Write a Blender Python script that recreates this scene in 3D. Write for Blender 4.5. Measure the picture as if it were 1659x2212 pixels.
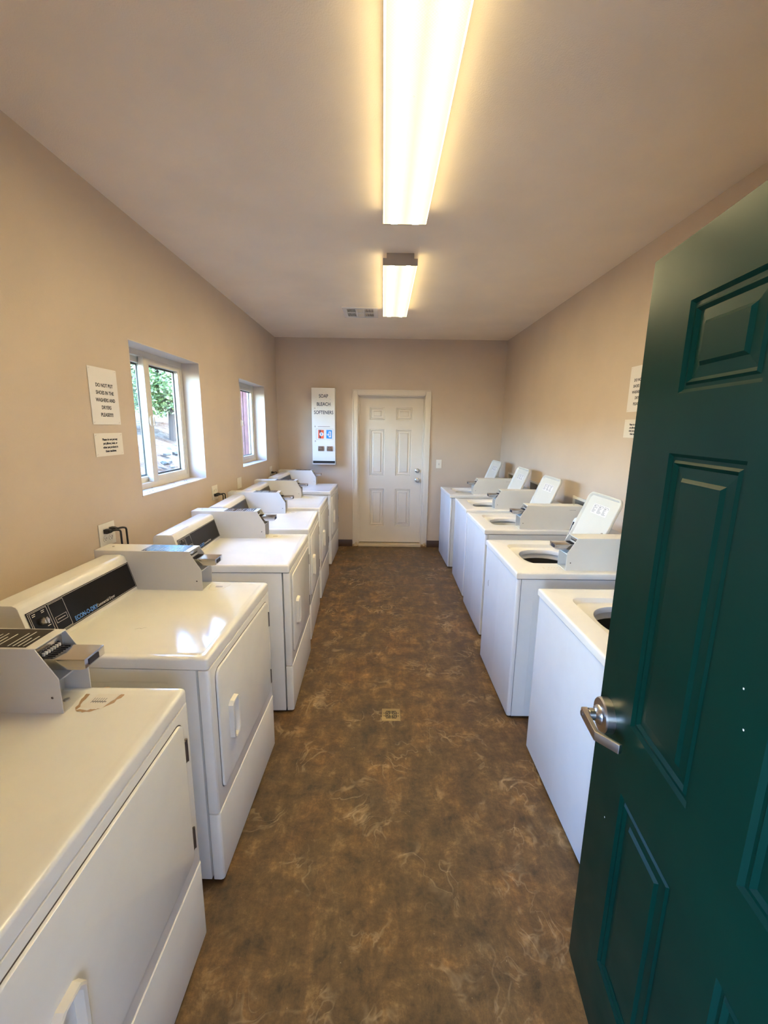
import bpy, bmesh, math, random
from mathutils import Vector, Matrix
random.seed(7)
for o in list(bpy.data.objects): bpy.data.objects.remove(o)
scene = bpy.context.scene
COL = scene.collection
PI = math.pi

# ------------------------------------------------------------------ camera
F_PX, PITCH, YAW, ROLL, CAM_H = 922.687, 0.196951, 0.005105, 0.013904, 1.66819
fw = Vector((math.sin(YAW)*math.cos(PITCH), math.cos(YAW)*math.cos(PITCH), -math.sin(PITCH)))
rt = Vector((math.cos(YAW), -math.sin(YAW), 0)); up = rt.cross(fw)
rt2 = rt*math.cos(ROLL) + up*math.sin(ROLL); up2 = up*math.cos(ROLL) - rt*math.sin(ROLL)
cam = bpy.data.cameras.new('camera'); camo = bpy.data.objects.new('camera', cam); COL.objects.link(camo)
camo.matrix_world = Matrix(((rt2.x, up2.x, -fw.x, 0), (rt2.y, up2.y, -fw.y, 0), (rt2.z, up2.z, -fw.z, CAM_H), (0, 0, 0, 1)))
cam.sensor_fit = 'VERTICAL'; cam.sensor_height = 24.0; cam.lens = 24.0*F_PX/2212.0
cam.clip_start = 0.02; cam.clip_end = 400
scene.camera = camo

# ------------------------------------------------------------------ light and exposure
EXPOSURE = 1.5
SKY = 3.1
SUN = 4.0
LENS = (.44, .39, .225)        # the acrylic between the tubes
TUBES = (68.0, 55.0, 28.0)     # where a tube lies right behind it
scene.view_settings.view_transform = 'Standard'
scene.view_settings.look = 'None'
scene.view_settings.gamma = 1.0
scene.view_settings.use_curve_mapping = False
scene.view_settings.exposure = EXPOSURE
cy = scene.cycles
cy.use_denoising = True
cy.max_bounces = 10; cy.diffuse_bounces = 6; cy.glossy_bounces = 4; cy.transmission_bounces = 6; cy.transparent_max_bounces = 12
cy.sample_clamp_indirect = 6.0
cy.caustics_reflective = False; cy.caustics_refractive = False
w = bpy.data.worlds.new('world'); scene.world = w; w.use_nodes = True
nt = w.node_tree; nt.nodes.clear()
sky = nt.nodes.new('ShaderNodeTexSky'); sky.sky_type = 'NISHITA'; sky.sun_disc = False
sky.sun_elevation = math.radians(52); sky.sun_rotation = math.radians(70); sky.air_density = 1.2; sky.dust_density = 0.4; sky.ozone_density = 3.0
bg = nt.nodes.new('ShaderNodeBackground'); bg.inputs[1].default_value = SKY
wo = nt.nodes.new('ShaderNodeOutputWorld')
tint = nt.nodes.new('ShaderNodeMix'); tint.data_type = 'RGBA'; tint.blend_type = 'MULTIPLY'; tint.inputs[0].default_value = 1; tint.inputs[7].default_value = (.78, .93, 1.24, 1)
nt.links.new(sky.outputs[0], tint.inputs[6]); nt.links.new(tint.outputs[2], bg.inputs[0]); nt.links.new(bg.outputs[0], wo.inputs[0])
sl = bpy.data.lights.new('sun', 'SUN'); sl.energy = SUN; sl.angle = 0.01; sl.color = (1, 0.95, 0.86)
so = bpy.data.objects.new('sun', sl); COL.objects.link(so)
so.rotation_euler = Vector((0.62, 0.42, 1.15)).to_track_quat('Z', 'Y').to_euler()
so.location = (4, 3, 8)

def portal(loc, d, sx, sy):
    l = bpy.data.lights.new('daylight_opening', 'AREA'); l.shape = 'RECTANGLE'; l.size = sx; l.size_y = sy
    l.cycles.is_portal = True
    o = bpy.data.objects.new('daylight_opening', l); COL.objects.link(o)
    o.location = loc; o.rotation_euler = Vector(d).to_track_quat('-Z', 'Z').to_euler()

# ------------------------------------------------------------------ room numbers
XL, XR, YB, ZC = -1.414, 1.605, 5.853, 2.785
YF0, YF1 = -0.02, 0.15      # front wall, whose doorway the photograph is taken from
WT = 0.2
W1 = (2.495, 3.425, 1.241, 2.127); W2 = (4.339, 5.250, 1.241, 2.120)
portal((XL-0.19, 2.96, 1.684), (1, 0, 0), .93, .886)
portal((XL-0.19, 4.795, 1.68), (1, 0, 0), .91, .88)
portal((0.08, YF0-0.03, 1.03), (0, 1, 0), .94, 2.06)

# ------------------------------------------------------------------ materials
def mat(name, col, rough=.5, metal=0, spec=.5, coat=0, emit=None, estr=0):
    m = bpy.data.materials.new(name); m.use_nodes = True
    b = m.node_tree.nodes['Principled BSDF']
    b.inputs['Base Color'].default_value = (*col, 1); b.inputs['Roughness'].default_value = rough
    b.inputs['Metallic'].default_value = metal; b.inputs['Specular IOR Level'].default_value = spec
    b.inputs['Coat Weight'].default_value = coat; b.inputs['Coat Roughness'].default_value = .06
    if emit: b.inputs['Emission Color'].default_value = (*emit, 1); b.inputs['Emission Strength'].default_value = estr
    return m
def N(m, t, **kw):
    n = m.node_tree.nodes.new(t)
    for k, v in kw.items():
        if k in n.inputs: n.inputs[k].default_value = v
        else: setattr(n, k, v)
    return n
def L(m, a, b): m.node_tree.links.new(a, b)
def bsdf(m): return m.node_tree.nodes['Principled BSDF']
def coord(m, scale=(1, 1, 1), rot=(0, 0, 0)):
    tc = N(m, 'ShaderNodeTexCoord'); mp = N(m, 'ShaderNodeMapping')
    mp.inputs['Scale'].default_value = scale; mp.inputs['Rotation'].default_value = rot
    L(m, tc.outputs['Object'], mp.inputs[0]); return mp.outputs[0]
def noise(m, vec, scale, detail=3, rough=.5, dist=0):
    n = N(m, 'ShaderNodeTexNoise'); n.inputs['Scale'].default_value = scale; n.inputs['Detail'].default_value = detail
    n.inputs['Roughness'].default_value = rough; n.inputs['Distortion'].default_value = dist
    L(m, vec, n.inputs['Vector']); return n.outputs[0]
def ramp(m, fac, stops):
    r = N(m, 'ShaderNodeValToRGB'); e = r.color_ramp.elements
    while len(e) < len(stops): e.new(.5)
    for i, (p, c) in enumerate(stops):
        e[i].position = p; e[i].color = (*c, 1) if len(c) == 3 else c
    L(m, fac, r.inputs[0]); return r.outputs[0]
def mix(m, fac, a, b, mode='MIX'):
    x = N(m, 'ShaderNodeMix', data_type='RGBA', blend_type=mode)
    for s, v in ((x.inputs[0], fac), (x.inputs[6], a), (x.inputs[7], b)):
        if isinstance(v, (int, float)): s.default_value = v
        elif isinstance(v, tuple): s.default_value = (*v, 1)
        else: L(m, v, s)
    return x.outputs[2]
def bump(m, h, strength, dist=.01, prev=None):
    b = N(m, 'ShaderNodeBump'); b.inputs['Strength'].default_value = strength; b.inputs['Distance'].default_value = dist
    L(m, h, b.inputs['Height'])
    if prev is not None: L(m, prev, b.inputs['Normal'])
    return b.outputs[0]

def paint(name, col, peel=.25, rough=.55):
    m = mat(name, col, rough, spec=.35); v = coord(m)
    n1 = noise(m, v, 2.2, 4); n2 = noise(m, v, 190, 2, .6)
    c = ramp(m, n1, [(.3, tuple(x*.95 for x in col)), (.7, tuple(min(1, x*1.04) for x in col))])
    L(m, c, bsdf(m).inputs['Base Color'])
    L(m, bump(m, n2, peel, .002), bsdf(m).inputs['Normal']); return m
M_WALL = paint('beige_wall_paint', (.55, .445, .352))
M_CEIL = paint('ceiling_paint', (.90, .77, .61), .4, .5)
M_TRIM = paint('cream_trim_paint', (.68, .60, .50), .08, .4)
M_REVEAL = paint('window_reveal_paint', (.58, .50, .42), .1, .5)
M_SHADEW = paint('shade_wall_stucco', (.42, .31, .21), .5, .8)  # only for the added light-blocking walls outside the doorway

def floor_mat():
    m = mat('stained_concrete', (.2, .14, .08), .42, spec=.4); v = coord(m)
    big = noise(m, v, 2.6, 6, .65, .4); mid = noise(m, v, 8.5, 12, .78, .25); fine = noise(m, v, 38, 6, .7)
    c1 = ramp(m, mid, [(.30, (.029, .017, .008)), (.43, (.082, .047, .021)), (.55, (.144, .086, .036)), (.70, (.29, .19, .09))])
    c2 = ramp(m, big, [(.34, (.70, .70, .72)), (.5, (1.0, .95, .88)), (.66, (1.25, 1.06, .82))])
    c = mix(m, .85, c1, c2, 'MULTIPLY')
    c3 = ramp(m, fine, [(.3, (.72, .7, .68)), (.7, (1.2, 1.2, 1.18))])
    c = mix(m, .7, c, c3, 'MULTIPLY')
    # trowel streaks: noise drawn out along the aisle, broken by patches
    st = noise(m, coord(m, (15, 3.6, 1), (0, 0, .35)), 1.0, 6, .7, .8); st2 = noise(m, coord(m, (4.5, 11, 1), (0, 0, -.5)), 1.0, 6, .7, .8)
    c = mix(m, .75, c, ramp(m, st, [(.36, (.70, .69, .66)), (.52, (1, 1, 1)), (.68, (1.5, 1.44, 1.34))]), 'MULTIPLY')
    c = mix(m, .55, c, ramp(m, st2, [(.36, (.74, .73, .70)), (.52, (1, 1, 1)), (.68, (1.45, 1.40, 1.30))]), 'MULTIPLY')
    spk = noise(m, v, 95, 3, .6); c = mix(m, ramp(m, spk, [(.70, (0, 0, 0)), (.76, (.6, .6, .6))]), c, (.42, .33, .22))
    # pale trowel ridges
    dv = N(m, 'ShaderNodeVectorMath', operation='ADD'); L(m, v, dv.inputs[0])
    nn = N(m, 'ShaderNodeTexNoise'); nn.inputs['Scale'].default_value = 2.6; nn.inputs['Detail'].default_value = 3; L(m, v, nn.inputs['Vector'])
    sc_ = N(m, 'ShaderNodeVectorMath', operation='SCALE'); sc_.inputs['Scale'].default_value = .55; L(m, nn.outputs['Color'], sc_.inputs[0]); L(m, sc_.outputs[0], dv.inputs[1])
    rid = None
    for s, off in ((3.2, 0), (6.5, 3)):
        vo = N(m, 'ShaderNodeTexNoise'); vo.inputs['Scale'].default_value = s; vo.inputs['Detail'].default_value = 3.5; vo.inputs['Distortion'].default_value = .7
        ad = N(m, 'ShaderNodeVectorMath', operation='ADD'); ad.inputs[1].default_value = (off, off, 0); L(m, dv.outputs[0], ad.inputs[0]); L(m, ad.outputs[0], vo.inputs['Vector'])
        a = N(m, 'ShaderNodeMath', operation='SUBTRACT'); a.inputs[1].default_value = .5; L(m, vo.outputs[0], a.inputs[0])
        b = N(m, 'ShaderNodeMath', operation='ABSOLUTE'); L(m, a.outputs[0], b.inputs[0])
        r = ramp(m, b.outputs[0], [(.0, (1, 1, 1)), (.022, (0, 0, 0))])
        rid = r if rid is None else mix(m, 1.0, rid, r, 'ADD')
    brk = ramp(m, noise(m, v, 4.2, 4), [(.50, (0, 0, 0)), (.62, (1, 1, 1))])
    rid = mix(m, 1.0, rid, brk, 'MULTIPLY')
    f = N(m, 'ShaderNodeMath', operation='MULTIPLY'); f.inputs[1].default_value = .38; L(m, rid, f.inputs[0])
    c = mix(m, f.outputs[0], c, (.46, .33, .19))
    L(m, c, bsdf(m).inputs['Base Color'])
    L(m, ramp(m, mid, [(.3, (.34,)*3), (.7, (.58,)*3)]), bsdf(m).inputs['Roughness'])
    n = bump(m, rid, .35, .004); n = bump(m, mid, .35, .01, n); n = bump(m, fine, .2, .003, n)
    L(m, n, bsdf(m).inputs['Normal']); return m
M_FLOOR = floor_mat()

def enamel(name, col, rough=.16):
    m = mat(name, col, rough, spec=.5); v = coord(m)
    n1 = noise(m, v, 7, 5, .6)
    L(m, ramp(m, n1, [(.35, tuple(x*.965 for x in col)), (.65, col)]), bsdf(m).inputs['Base Color'])
    L(m, bump(m, noise(m, v, 240, 1), .03, .001), bsdf(m).inputs['Normal']); return m
M_ENAMEL = enamel('white_enamel', (.80, .775, .72))
M_TOP = enamel('glossy_white_top', (.82, .795, .74), .10)
M_WASH = enamel('washer_enamel', (.70, .715, .735), .22)
M_BOX = enamel('coin_box_paint', (.72, .69, .63), .38)
M_PLAST = enamel('white_plastic', (.74, .69, .60), .35)
M_LID = enamel('cream_lid_plastic', (.60, .57, .50), .35)
M_BLACK = mat('black_gloss_panel', (.006, .005, .005), .22, spec=.22)
M_DARK = mat('dark_gap', (.018, .014, .012), .7)
M_RUB = mat('black_rubber', (.012, .012, .014), .45)
M_HINGE = mat('bronze_hinge', (.09, .07, .06), .4, .6)
M_CHROME = mat('chrome', (.62, .60, .58), .16, 1)
M_STEEL = mat('brushed_nickel', (.56, .53, .50), .28, 1)
M_DKSTEEL = mat('tub_steel', (.20, .20, .20), .35, .8)
M_SILVER = mat('silver_print', (.55, .52, .48), .5)
M_BLUE = mat('blue_print', (.06, .22, .62), .5)
M_NAVY = mat('navy_print', (.02, .025, .06), .5)
M_INK = mat('black_ink', (.015, .012, .02), .6)
M_GREYINK = mat('grey_ink', (.22, .21, .2), .6)
M_PAPER = mat('white_paper', (.72, .68, .66), .7)
M_PAPER2 = mat('cream_paper', (.72, .67, .60), .7)
M_RESID = mat('brown_tape_residue', (.42, .27, .15), .6)
M_RESID2 = mat('tan_tape_residue', (.58, .46, .31), .6)
M_BASE = mat('brown_vinyl_baseboard', (.06, .032, .02), .4)
M_RED = mat('red_packet', (.78, .11, .04), .4)
M_CYAN = mat('blue_packet', (.02, .25, .62), .4)
M_WHITE = mat('bright_white_face', (.76, .73, .70), .25)
M_BRASSY = mat('brown_coin_metal', (.24, .16, .12), .35, .8)
M_BRASS = mat('aged_brass', (.30, .22, .11), .5, .5)
M_FIXEND = mat('end_shade_and_fittings', (.42, .36, .29), .5)  # end caps' backlit shade put into the colour; small fittings share it
M_VINYL = enamel('vinyl_window_frame', (.66, .60, .50), .35)
M_SPECK = mat('speck', (.10, .07, .04), .8)

def rust_trim():
    m = mat('trim_with_rust_foot', (.68, .60, .50), .45); tc = N(m, 'ShaderNodeTexCoord'); sp = N(m, 'ShaderNodeSeparateXYZ'); L(m, tc.outputs['Object'], sp.inputs[0])
    n = noise(m, tc.outputs['Object'], 30, 4)
    a = N(m, 'ShaderNodeMath', operation='MULTIPLY_ADD'); a.inputs[1].default_value = .16; L(m, n, a.inputs[0]); L(m, sp.outputs[2], a.inputs[2])
    L(m, ramp(m, a.outputs[0], [(.085, (.26, .13, .04)), (.11, (.55, .40, .20)), (.15, (.68, .60, .50))]), bsdf(m).inputs['Base Color']); return m
M_RUST = rust_trim()

def green_mat():
    m = mat('dark_green_door_paint', (.0001, .021, .014), .3, spec=.10); v = coord(m)
    L(m, ramp(m, noise(m, v, 3, 4), [(.3, (.0001, .0135, .0095)), (.7, (.0002, .018, .012))]), bsdf(m).inputs['Base Color'])
    L(m, ramp(m, noise(m, v, 5, 5), [(.3, (.28,)*3), (.7, (.40,)*3)]), bsdf(m).inputs['Roughness'])
    return m
M_GREEN = green_mat()

def glass_mat():
    m = bpy.data.materials.new('window_glass'); m.use_nodes = True; t = m.node_tree; t.nodes.clear()
    o = t.nodes.new('ShaderNodeOutputMaterial'); mx = t.nodes.new('ShaderNodeMixShader'); tr = t.nodes.new('ShaderNodeBsdfTransparent')
    gl = t.nodes.new('ShaderNodeBsdfGlossy'); gl.inputs['Roughness'].default_value = .01; fr = t.nodes.new('ShaderNodeFresnel'); fr.inputs[0].default_value = 1.35
    tr.inputs[0].default_value = (.93, .95, .93, 1)
    ge = t.nodes.new('ShaderNodeNewGeometry'); su = t.nodes.new('ShaderNodeMath'); su.operation = 'SUBTRACT'; su.inputs[0].default_value = 1; t.links.new(ge.outputs['Backfacing'], su.inputs[1])
    mu = t.nodes.new('ShaderNodeMath'); mu.operation = 'MULTIPLY'; t.links.new(fr.outputs[0], mu.inputs[0]); t.links.new(su.outputs[0], mu.inputs[1])
    t.links.new(mu.outputs[0], mx.inputs[0]); t.links.new(tr.outputs[0], mx.inputs[1]); t.links.new(gl.outputs[0], mx.inputs[2]); t.links.new(mx.outputs[0], o.inputs[0]); return m
M_GLASS = glass_mat()

def lens_mat():
    # prismatic acrylic lens, lit by two tubes that run along it (object x = across the fixture)
    m = mat('lit_prismatic_lens', (.7, .66, .5), .35)
    tc = N(m, 'ShaderNodeTexCoord'); sp = N(m, 'ShaderNodeSeparateXYZ'); L(m, tc.outputs['Object'], sp.inputs[0])
    fx = N(m, 'ShaderNodeMapRange'); fx.inputs[1].default_value = -.113; fx.inputs[2].default_value = .113; L(m, sp.outputs[0], fx.inputs[0])
    tube = ramp(m, fx.outputs[0], [(0, (.035,)*3), (.035, (.0,)*3), (.175, (.004,)*3), (.255, (1,)*3), (.335, (.004,)*3), (.50, (0,)*3), (.665, (.004,)*3), (.745, (1,)*3), (.825, (.004,)*3), (.965, (.0,)*3), (1, (.035,)*3)])
    mp = coord(m, (1, 1, 1), (0, 0, math.radians(45)))
    ck = N(m, 'ShaderNodeTexVoronoi'); ck.inputs['Scale'].default_value = 150; ck.inputs['Randomness'].default_value = 0; L(m, mp, ck.inputs['Vector'])
    pr = ramp(m, ck.outputs['Distance'], [(.1, (1.12,)*3), (.6, (.80,)*3)])
    dirt = ramp(m, noise(m, tc.outputs['Object'], 26, 4, .7), [(.66, (1,)*3), (.76, (.55, .48, .35))])
    base = mix(m, 1.0, mix(m, .9, dirt, pr, 'MULTIPLY'), LENS, 'MULTIPLY')
    tb = N(m, 'ShaderNodeVectorMath', operation='MULTIPLY'); L(m, tube, tb.inputs[0]); tb.inputs[1].default_value = TUBES
    sm = N(m, 'ShaderNodeVectorMath', operation='ADD'); L(m, tb.outputs[0], sm.inputs[0]); L(m, base, sm.inputs[1]); c = sm.outputs[0]
    L(m, c, bsdf(m).inputs['Emission Color']); bsdf(m).inputs['Emission Strength'].default_value = 1.0
    return m
M_LENS = lens_mat()

# ------------------------------------------------------------------ mesh helpers
class MB:
    def __init__(s): s.bm = bmesh.new()
    def box(s, x0, x1, y0, y1, z0, z1, bev=0, seg=2):
        t = bmesh.new(); bmesh.ops.create_cube(t, size=1)
        for v in t.verts: v.co = Vector(((x0+x1)/2+v.co.x*(x1-x0), (y0+y1)/2+v.co.y*(y1-y0), (z0+z1)/2+v.co.z*(z1-z0)))
        if bev: bmesh.ops.bevel(t, geom=list(t.edges), offset=bev, segments=seg, profile=.6, affect='EDGES')
        s.take(t); return s
    def take(s, t, M=None):
        if M is not None: bmesh.ops.transform(t, matrix=M, verts=t.verts)
        me = bpy.data.meshes.new('t'); t.to_mesh(me); t.free(); s.bm.from_mesh(me); bpy.data.meshes.remove(me)
    def prism(s, pts, axis, a0, a1, bev=0, M=None, seg=2):
        t = bmesh.new()
        def P(p, a): return {'x': (a, p[0], p[1]), 'y': (p[0], a, p[1]), 'z': (p[0], p[1], a)}[axis]
        A = [t.verts.new(P(p, a0)) for p in pts]; B = [t.verts.new(P(p, a1)) for p in pts]
        t.faces.new(A); t.faces.new(list(reversed(B)))
        n = len(pts)
        for i in range(n): t.faces.new((A[i], B[i], B[(i+1) % n], A[(i+1) % n]))
        bmesh.ops.recalc_face_normals(t, faces=t.faces)
        if bev: bmesh.ops.bevel(t, geom=list(t.edges), offset=bev, segments=seg, profile=.6, affect='EDGES')
        s.take(t, M); return s
    def loops(s, rows, cap0=False, cap1=False, closed=True):
        bm = s.bm; R = [[bm.verts.new(p) for p in r] for r in rows]; n = len(rows[0])
        for a, b in zip(R, R[1:]):
            for i in range(n if closed else n-1):
                j = (i+1) % n
                if (a[i].co-a[j].co).length < 1e-7 and (b[i].co-b[j].co).length < 1e-7: continue
                bm.faces.new((a[i], a[j], b[j], b[i]))
        if cap0: bm.faces.new(list(reversed(R[0])))
        if cap1: bm.faces.new(R[-1])
        return s
    def lathe(s, prof, M=None, seg=32, cap=True):
        t = MB(); rows = [[(r*math.cos(2*PI*i/seg), r*math.sin(2*PI*i/seg), z) for i in range(seg)] for r, z in prof]
        t.loops(rows, cap, cap); bmesh.ops.recalc_face_normals(t.bm, faces=t.bm.faces); s.take(t.bm, M); return s
    def tube(s, pts, r, seg=10):
        pts = [Vector(p) for p in pts]; rows = []
        for i, p in enumerate(pts):
            d = (pts[min(i+1, len(pts)-1)]-pts[max(i-1, 0)]).normalized()
            a = d.orthogonal().normalized() if i == 0 else (prev - d*prev.dot(d)).normalized()
            prev = a; b = d.cross(a)
            rows.append([p+(a*math.cos(2*PI*k/seg)+b*math.sin(2*PI*k/seg))*r for k in range(seg)])
        s.loops(rows, True, True); return s
    def build(s, name, m, parent=None, smooth=True, **kw):
        bmesh.ops.recalc_face_normals(s.bm, faces=s.bm.faces) if kw.pop('recalc', False) else None
        me = bpy.data.meshes.new(name); s.bm.to_mesh(me); s.bm.free(); me.materials.append(m)
        o = bpy.data.objects.new(name, me); COL.objects.link(o)
        if smooth:
            me.polygons.foreach_set('use_smooth', [True]*len(me.polygons))
            try: me.set_sharp_from_angle(angle=math.radians(32))
            except Exception: pass
        if parent is not None: o.parent = parent
        for k, v in kw.items(): o[k] = v
        return o
def empty(name, loc=(0, 0, 0), rz=0, **kw):
    o = bpy.data.objects.new(name, None); COL.objects.link(o); o.location = loc; o.rotation_euler = (0, 0, rz); o.empty_display_size = .1
    for k, v in kw.items(): o[k] = v
    return o
def struct(name, mb, m, parent=None, **kw):
    o = mb.build(name, m, parent, **kw)
    if parent is None: o['kind'] = 'structure'
    return o
def copy_tree(o, parent=None):
    c = o.copy(); COL.objects.link(c)
    if parent is not None: c.parent = parent; c.matrix_parent_inverse = o.matrix_parent_inverse.copy()
    for ch in list(o.children): copy_tree(ch, c)
    return c
def text(body, size, m, M, name, parent=None, sx=1.0, bold=0.0, align='LEFT', ext=.0002, space=1.0, lines=1.0):
    cu = bpy.data.curves.new('t', 'FONT'); cu.body = body; cu.size = size; cu.offset = bold; cu.extrude = ext; cu.align_x = align
    cu.space_character = space; cu.space_line = lines; cu.resolution_u = 3
    to = bpy.data.objects.new('t', cu); COL.objects.link(to)
    dg = bpy.context.evaluated_depsgraph_get(); me = bpy.data.meshes.new_from_object(to.evaluated_get(dg))
    bpy.data.objects.remove(to); bpy.data.curves.remove(cu)
    me.transform(M @ Matrix.Diagonal((sx, 1, 1, 1))); me.materials.clear(); me.materials.append(m)
    me.name = name; o = bpy.data.objects.new(name, me); COL.objects.link(o)
    if parent is not None: o.parent = parent
    return o
def frame(o, r, u):
    o, r, u = Vector(o), Vector(r).normalized(), Vector(u).normalized(); n = r.cross(u)
    return Matrix(((r.x, u.x, n.x, o.x), (r.y, u.y, n.y, o.y), (r.z, u.z, n.z, o.z), (0, 0, 0, 1)))
def strips(M, rows, th=.0003):
    """rows of (u0,u1,v0,v1) flat bars lying on the plane of M"""
    b = MB()
    for (u0, u1, v0, v1) in rows:
        t = MB(); t.box(u0, u1, v0, v1, 0, th); b.take(t.bm, M)
    return b
def rrect(cx, cy, hx, hy, r, n=8):
    pts = []
    for k, (sx, sy) in enumerate(((1, 1), (-1, 1), (-1, -1), (1, -1))):
        for i in range(n+1):
            a = PI/2*k + PI/2*i/n
            pts.append((cx+sx*(hx-r)+r*math.cos(a), cy+sy*(hy-r)+r*math.sin(a)))
    return pts
def holed(axis, p0, p1, u0, u1, v0, v1, holes, reveal=True):
    """slab between planes p0 and p1 (along axis), spanning u,v, with rectangular holes (u0,u1,v0,v1)"""
    us = sorted({u0, u1, *[h[0] for h in holes], *[h[1] for h in holes]}); vs = sorted({v0, v1, *[h[2] for h in holes], *[h[3] for h in holes]})
    b = MB(); bm = b.bm; cache = {}
    def V(p, u, v):
        k = (round(p, 5), round(u, 5), round(v, 5))
        if k not in cache: cache[k] = bm.verts.new({'x': (p, u, v), 'y': (u, p, v), 'z': (u, v, p)}[axis])
        return cache[k]
    def inh(u, v): return any(h[0] < u < h[1] and h[2] < v < h[3] for h in holes)
    solid = {}
    for i in range(len(us)-1):
        for j in range(len(vs)-1): solid[i, j] = not inh((us[i]+us[i+1])/2, (vs[j]+vs[j+1])/2)
    for (i, j), sd in solid.items():
        if not sd: continue
        a, c, d, e = us[i], us[i+1], vs[j], vs[j+1]
        for p in (p0, p1): bm.faces.new((V(p, a, d), V(p, c, d), V(p, c, e), V(p, a, e)))
        for (ni, nj), (q1, q2) in {(i-1, j): ((a, d), (a, e)), (i+1, j): ((c, d), (c, e)), (i, j-1): ((a, d), (c, d)), (i, j+1): ((a, e), (c, e))}.items():
            if not solid.get((ni, nj), False):
                if not reveal and (ni, nj) in solid: continue
                bm.faces.new((V(p0, *q1), V(p0, *q2), V(p1, *q2), V(p1, *q1)))
    bmesh.ops.recalc_face_normals(bm, faces=bm.faces); return b

# ------------------------------------------------------------------ the room
struct('floor', MB().box(XL-WT, XR+WT, YF0-.0, YB+WT, -.12, 0), M_FLOOR, smooth=False)
struct('ceiling', MB().box(XL-WT-.5, XR+WT+.5, YF0-.6, YB+WT+.5, ZC, ZC+.25), M_CEIL, smooth=False)
UB = [(3.275, 3.505, .915, 1.105), (4.345, 4.575, .915, 1.105), (5.165, 5.395, .915, 1.105)]
struct('wall_left', holed('x', XL-WT, XL, YF0, YB+WT, -.1, ZC, [W1, W2]), M_WALL, smooth=False)
struct('wall_right', holed('x', XR, XR+WT, YF0, YB+WT, -.1, ZC, UB), M_WALL, smooth=False)
DL, DR, DT = -.345, .570, 2.083     # back doorway opening
struct('wall_back', holed('y', YB, YB+WT, XL, XR, -.1, ZC, [(DL, DR, -.1, DT)]), M_WALL, smooth=False)
struct('wall_front', holed('y', YF0, YF1, XL, XR, -.1, ZC, [(-.40, .535, -.1, 2.085)]), M_WALL, smooth=False)
for a, b_, nm in ((XL, -.415, 'baseboard_back'), (.638, XR, 'baseboard_back')):
    struct(nm, MB().box(a, b_, YB-.008, YB, 0, .098, .002), M_BASE)
struct('baseboard_left', MB().box(XL, XL+.008, YF1, YB-.008, 0, .098, .002), M_BASE)
struct('baseboard_right', MB().box(XR-.008, XR, YF1+.9, YB-.008, 0, .098, .002), M_BASE)

# window reveals (painted liners) and sliding windows
def window(idx, W):
    y0, y1, z0, z1 = W; xf = XL-.131; g = .006
    root = empty('window_%d' % idx, (XL, (y0+y1)/2, z0), kind='structure')
    def put(o): o.location = -Vector(root.location); return o
    b = MB()
    b.box(xf, XL+.001, y0, y0+g, z0, z1); b.box(xf, XL+.001, y1-g, y1, z0, z1); b.box(xf, XL+.001, y0+g, y1-g, z1-g, z1)
    put(b.build('reveal', M_REVEAL, root, smooth=False))
    put(MB().box(xf, XL+.004, y0, y1, z0-.001, z0+.008, .002).build('sill', M_REVEAL, root))
    y0 += g; y1 -= g; z0 += .008; z1 -= g
    fr = put(holed('x', xf-.065, xf, y0, y1, z0, z1, [(y0+.034, y1-.034, z0+.034, z1-.034)]).build('window_frame', M_VINYL, root, smooth=False))
    ym = (y0+y1)/2-.055
    def sash(a, c, x, nm):
        s = put(holed('x', x-.03, x, a, c, z0+.034, z1-.034, [(a+.036, c-.036, z0+.070, z1-.070)]).build(nm, M_VINYL, root, smooth=False))
        p = MB().box(x-.018, x-.014, a+.036, c-.036, z0+.070, z1-.070).build('pane', M_GLASS, s, smooth=False)
        g_ = holed('x', x-.034, x-.0295, a+.028, c-.028, z0+.062, z1-.062, [(a+.048, c-.048, z0+.082, z1-.082)]).build('gasket', M_HINGE, s, smooth=False)
        return s
    sash(ym-.0, y1-.034, xf-.003, 'sash'); s2 = sash(y0+.034, ym+.045, xf-.034, 'sash')
    sp = put(MB().box(xf-.028, xf+.006, ym-.035, ym+.030, z0+.034, z1-.034, .004).build('meeting_rail', M_VINYL, root))
    zc = 1.683; lm = MB(); lm.lathe([(.0, 0), (.027, 0), (.027, .008), (.018, .013), (.0, .013)], Matrix.Translation((xf+.006, ym, zc)) @ Matrix.Rotation(PI/2, 4, 'Y') @ Matrix.Diagonal((1.45, 1, 1, 1)), 24, False)
    lm.box(xf+.016, xf+.028, ym-.006, ym+.008, zc-.028, zc+.03, .004)
    put(lm.build('latch', M_PLAST, root))
    return root
window(1, W1); window(2, W2)
r = random.Random(3); b = MB()
for k in range(15):
    y = W1[0]+.1+r.random()*.75; x = XL-.12+r.random()*.11; s = .001+.004*r.random()
    t = MB(); t.lathe([(0, 0), (s, 0), (s*.6, .0015), (0, .002)], Matrix.Translation((x, y, W1[2]+.008)) @ Matrix.Diagonal((1.0, 1.7, 1, 1)), 7, False); b.take(t.bm)
ds = b.build('dead_bugs', M_SPECK); ds['label'] = 'dark specks of dead bugs and grit on the nearer window sill'; ds['category'] = 'bugs'; ds['kind'] = 'stuff'

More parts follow.
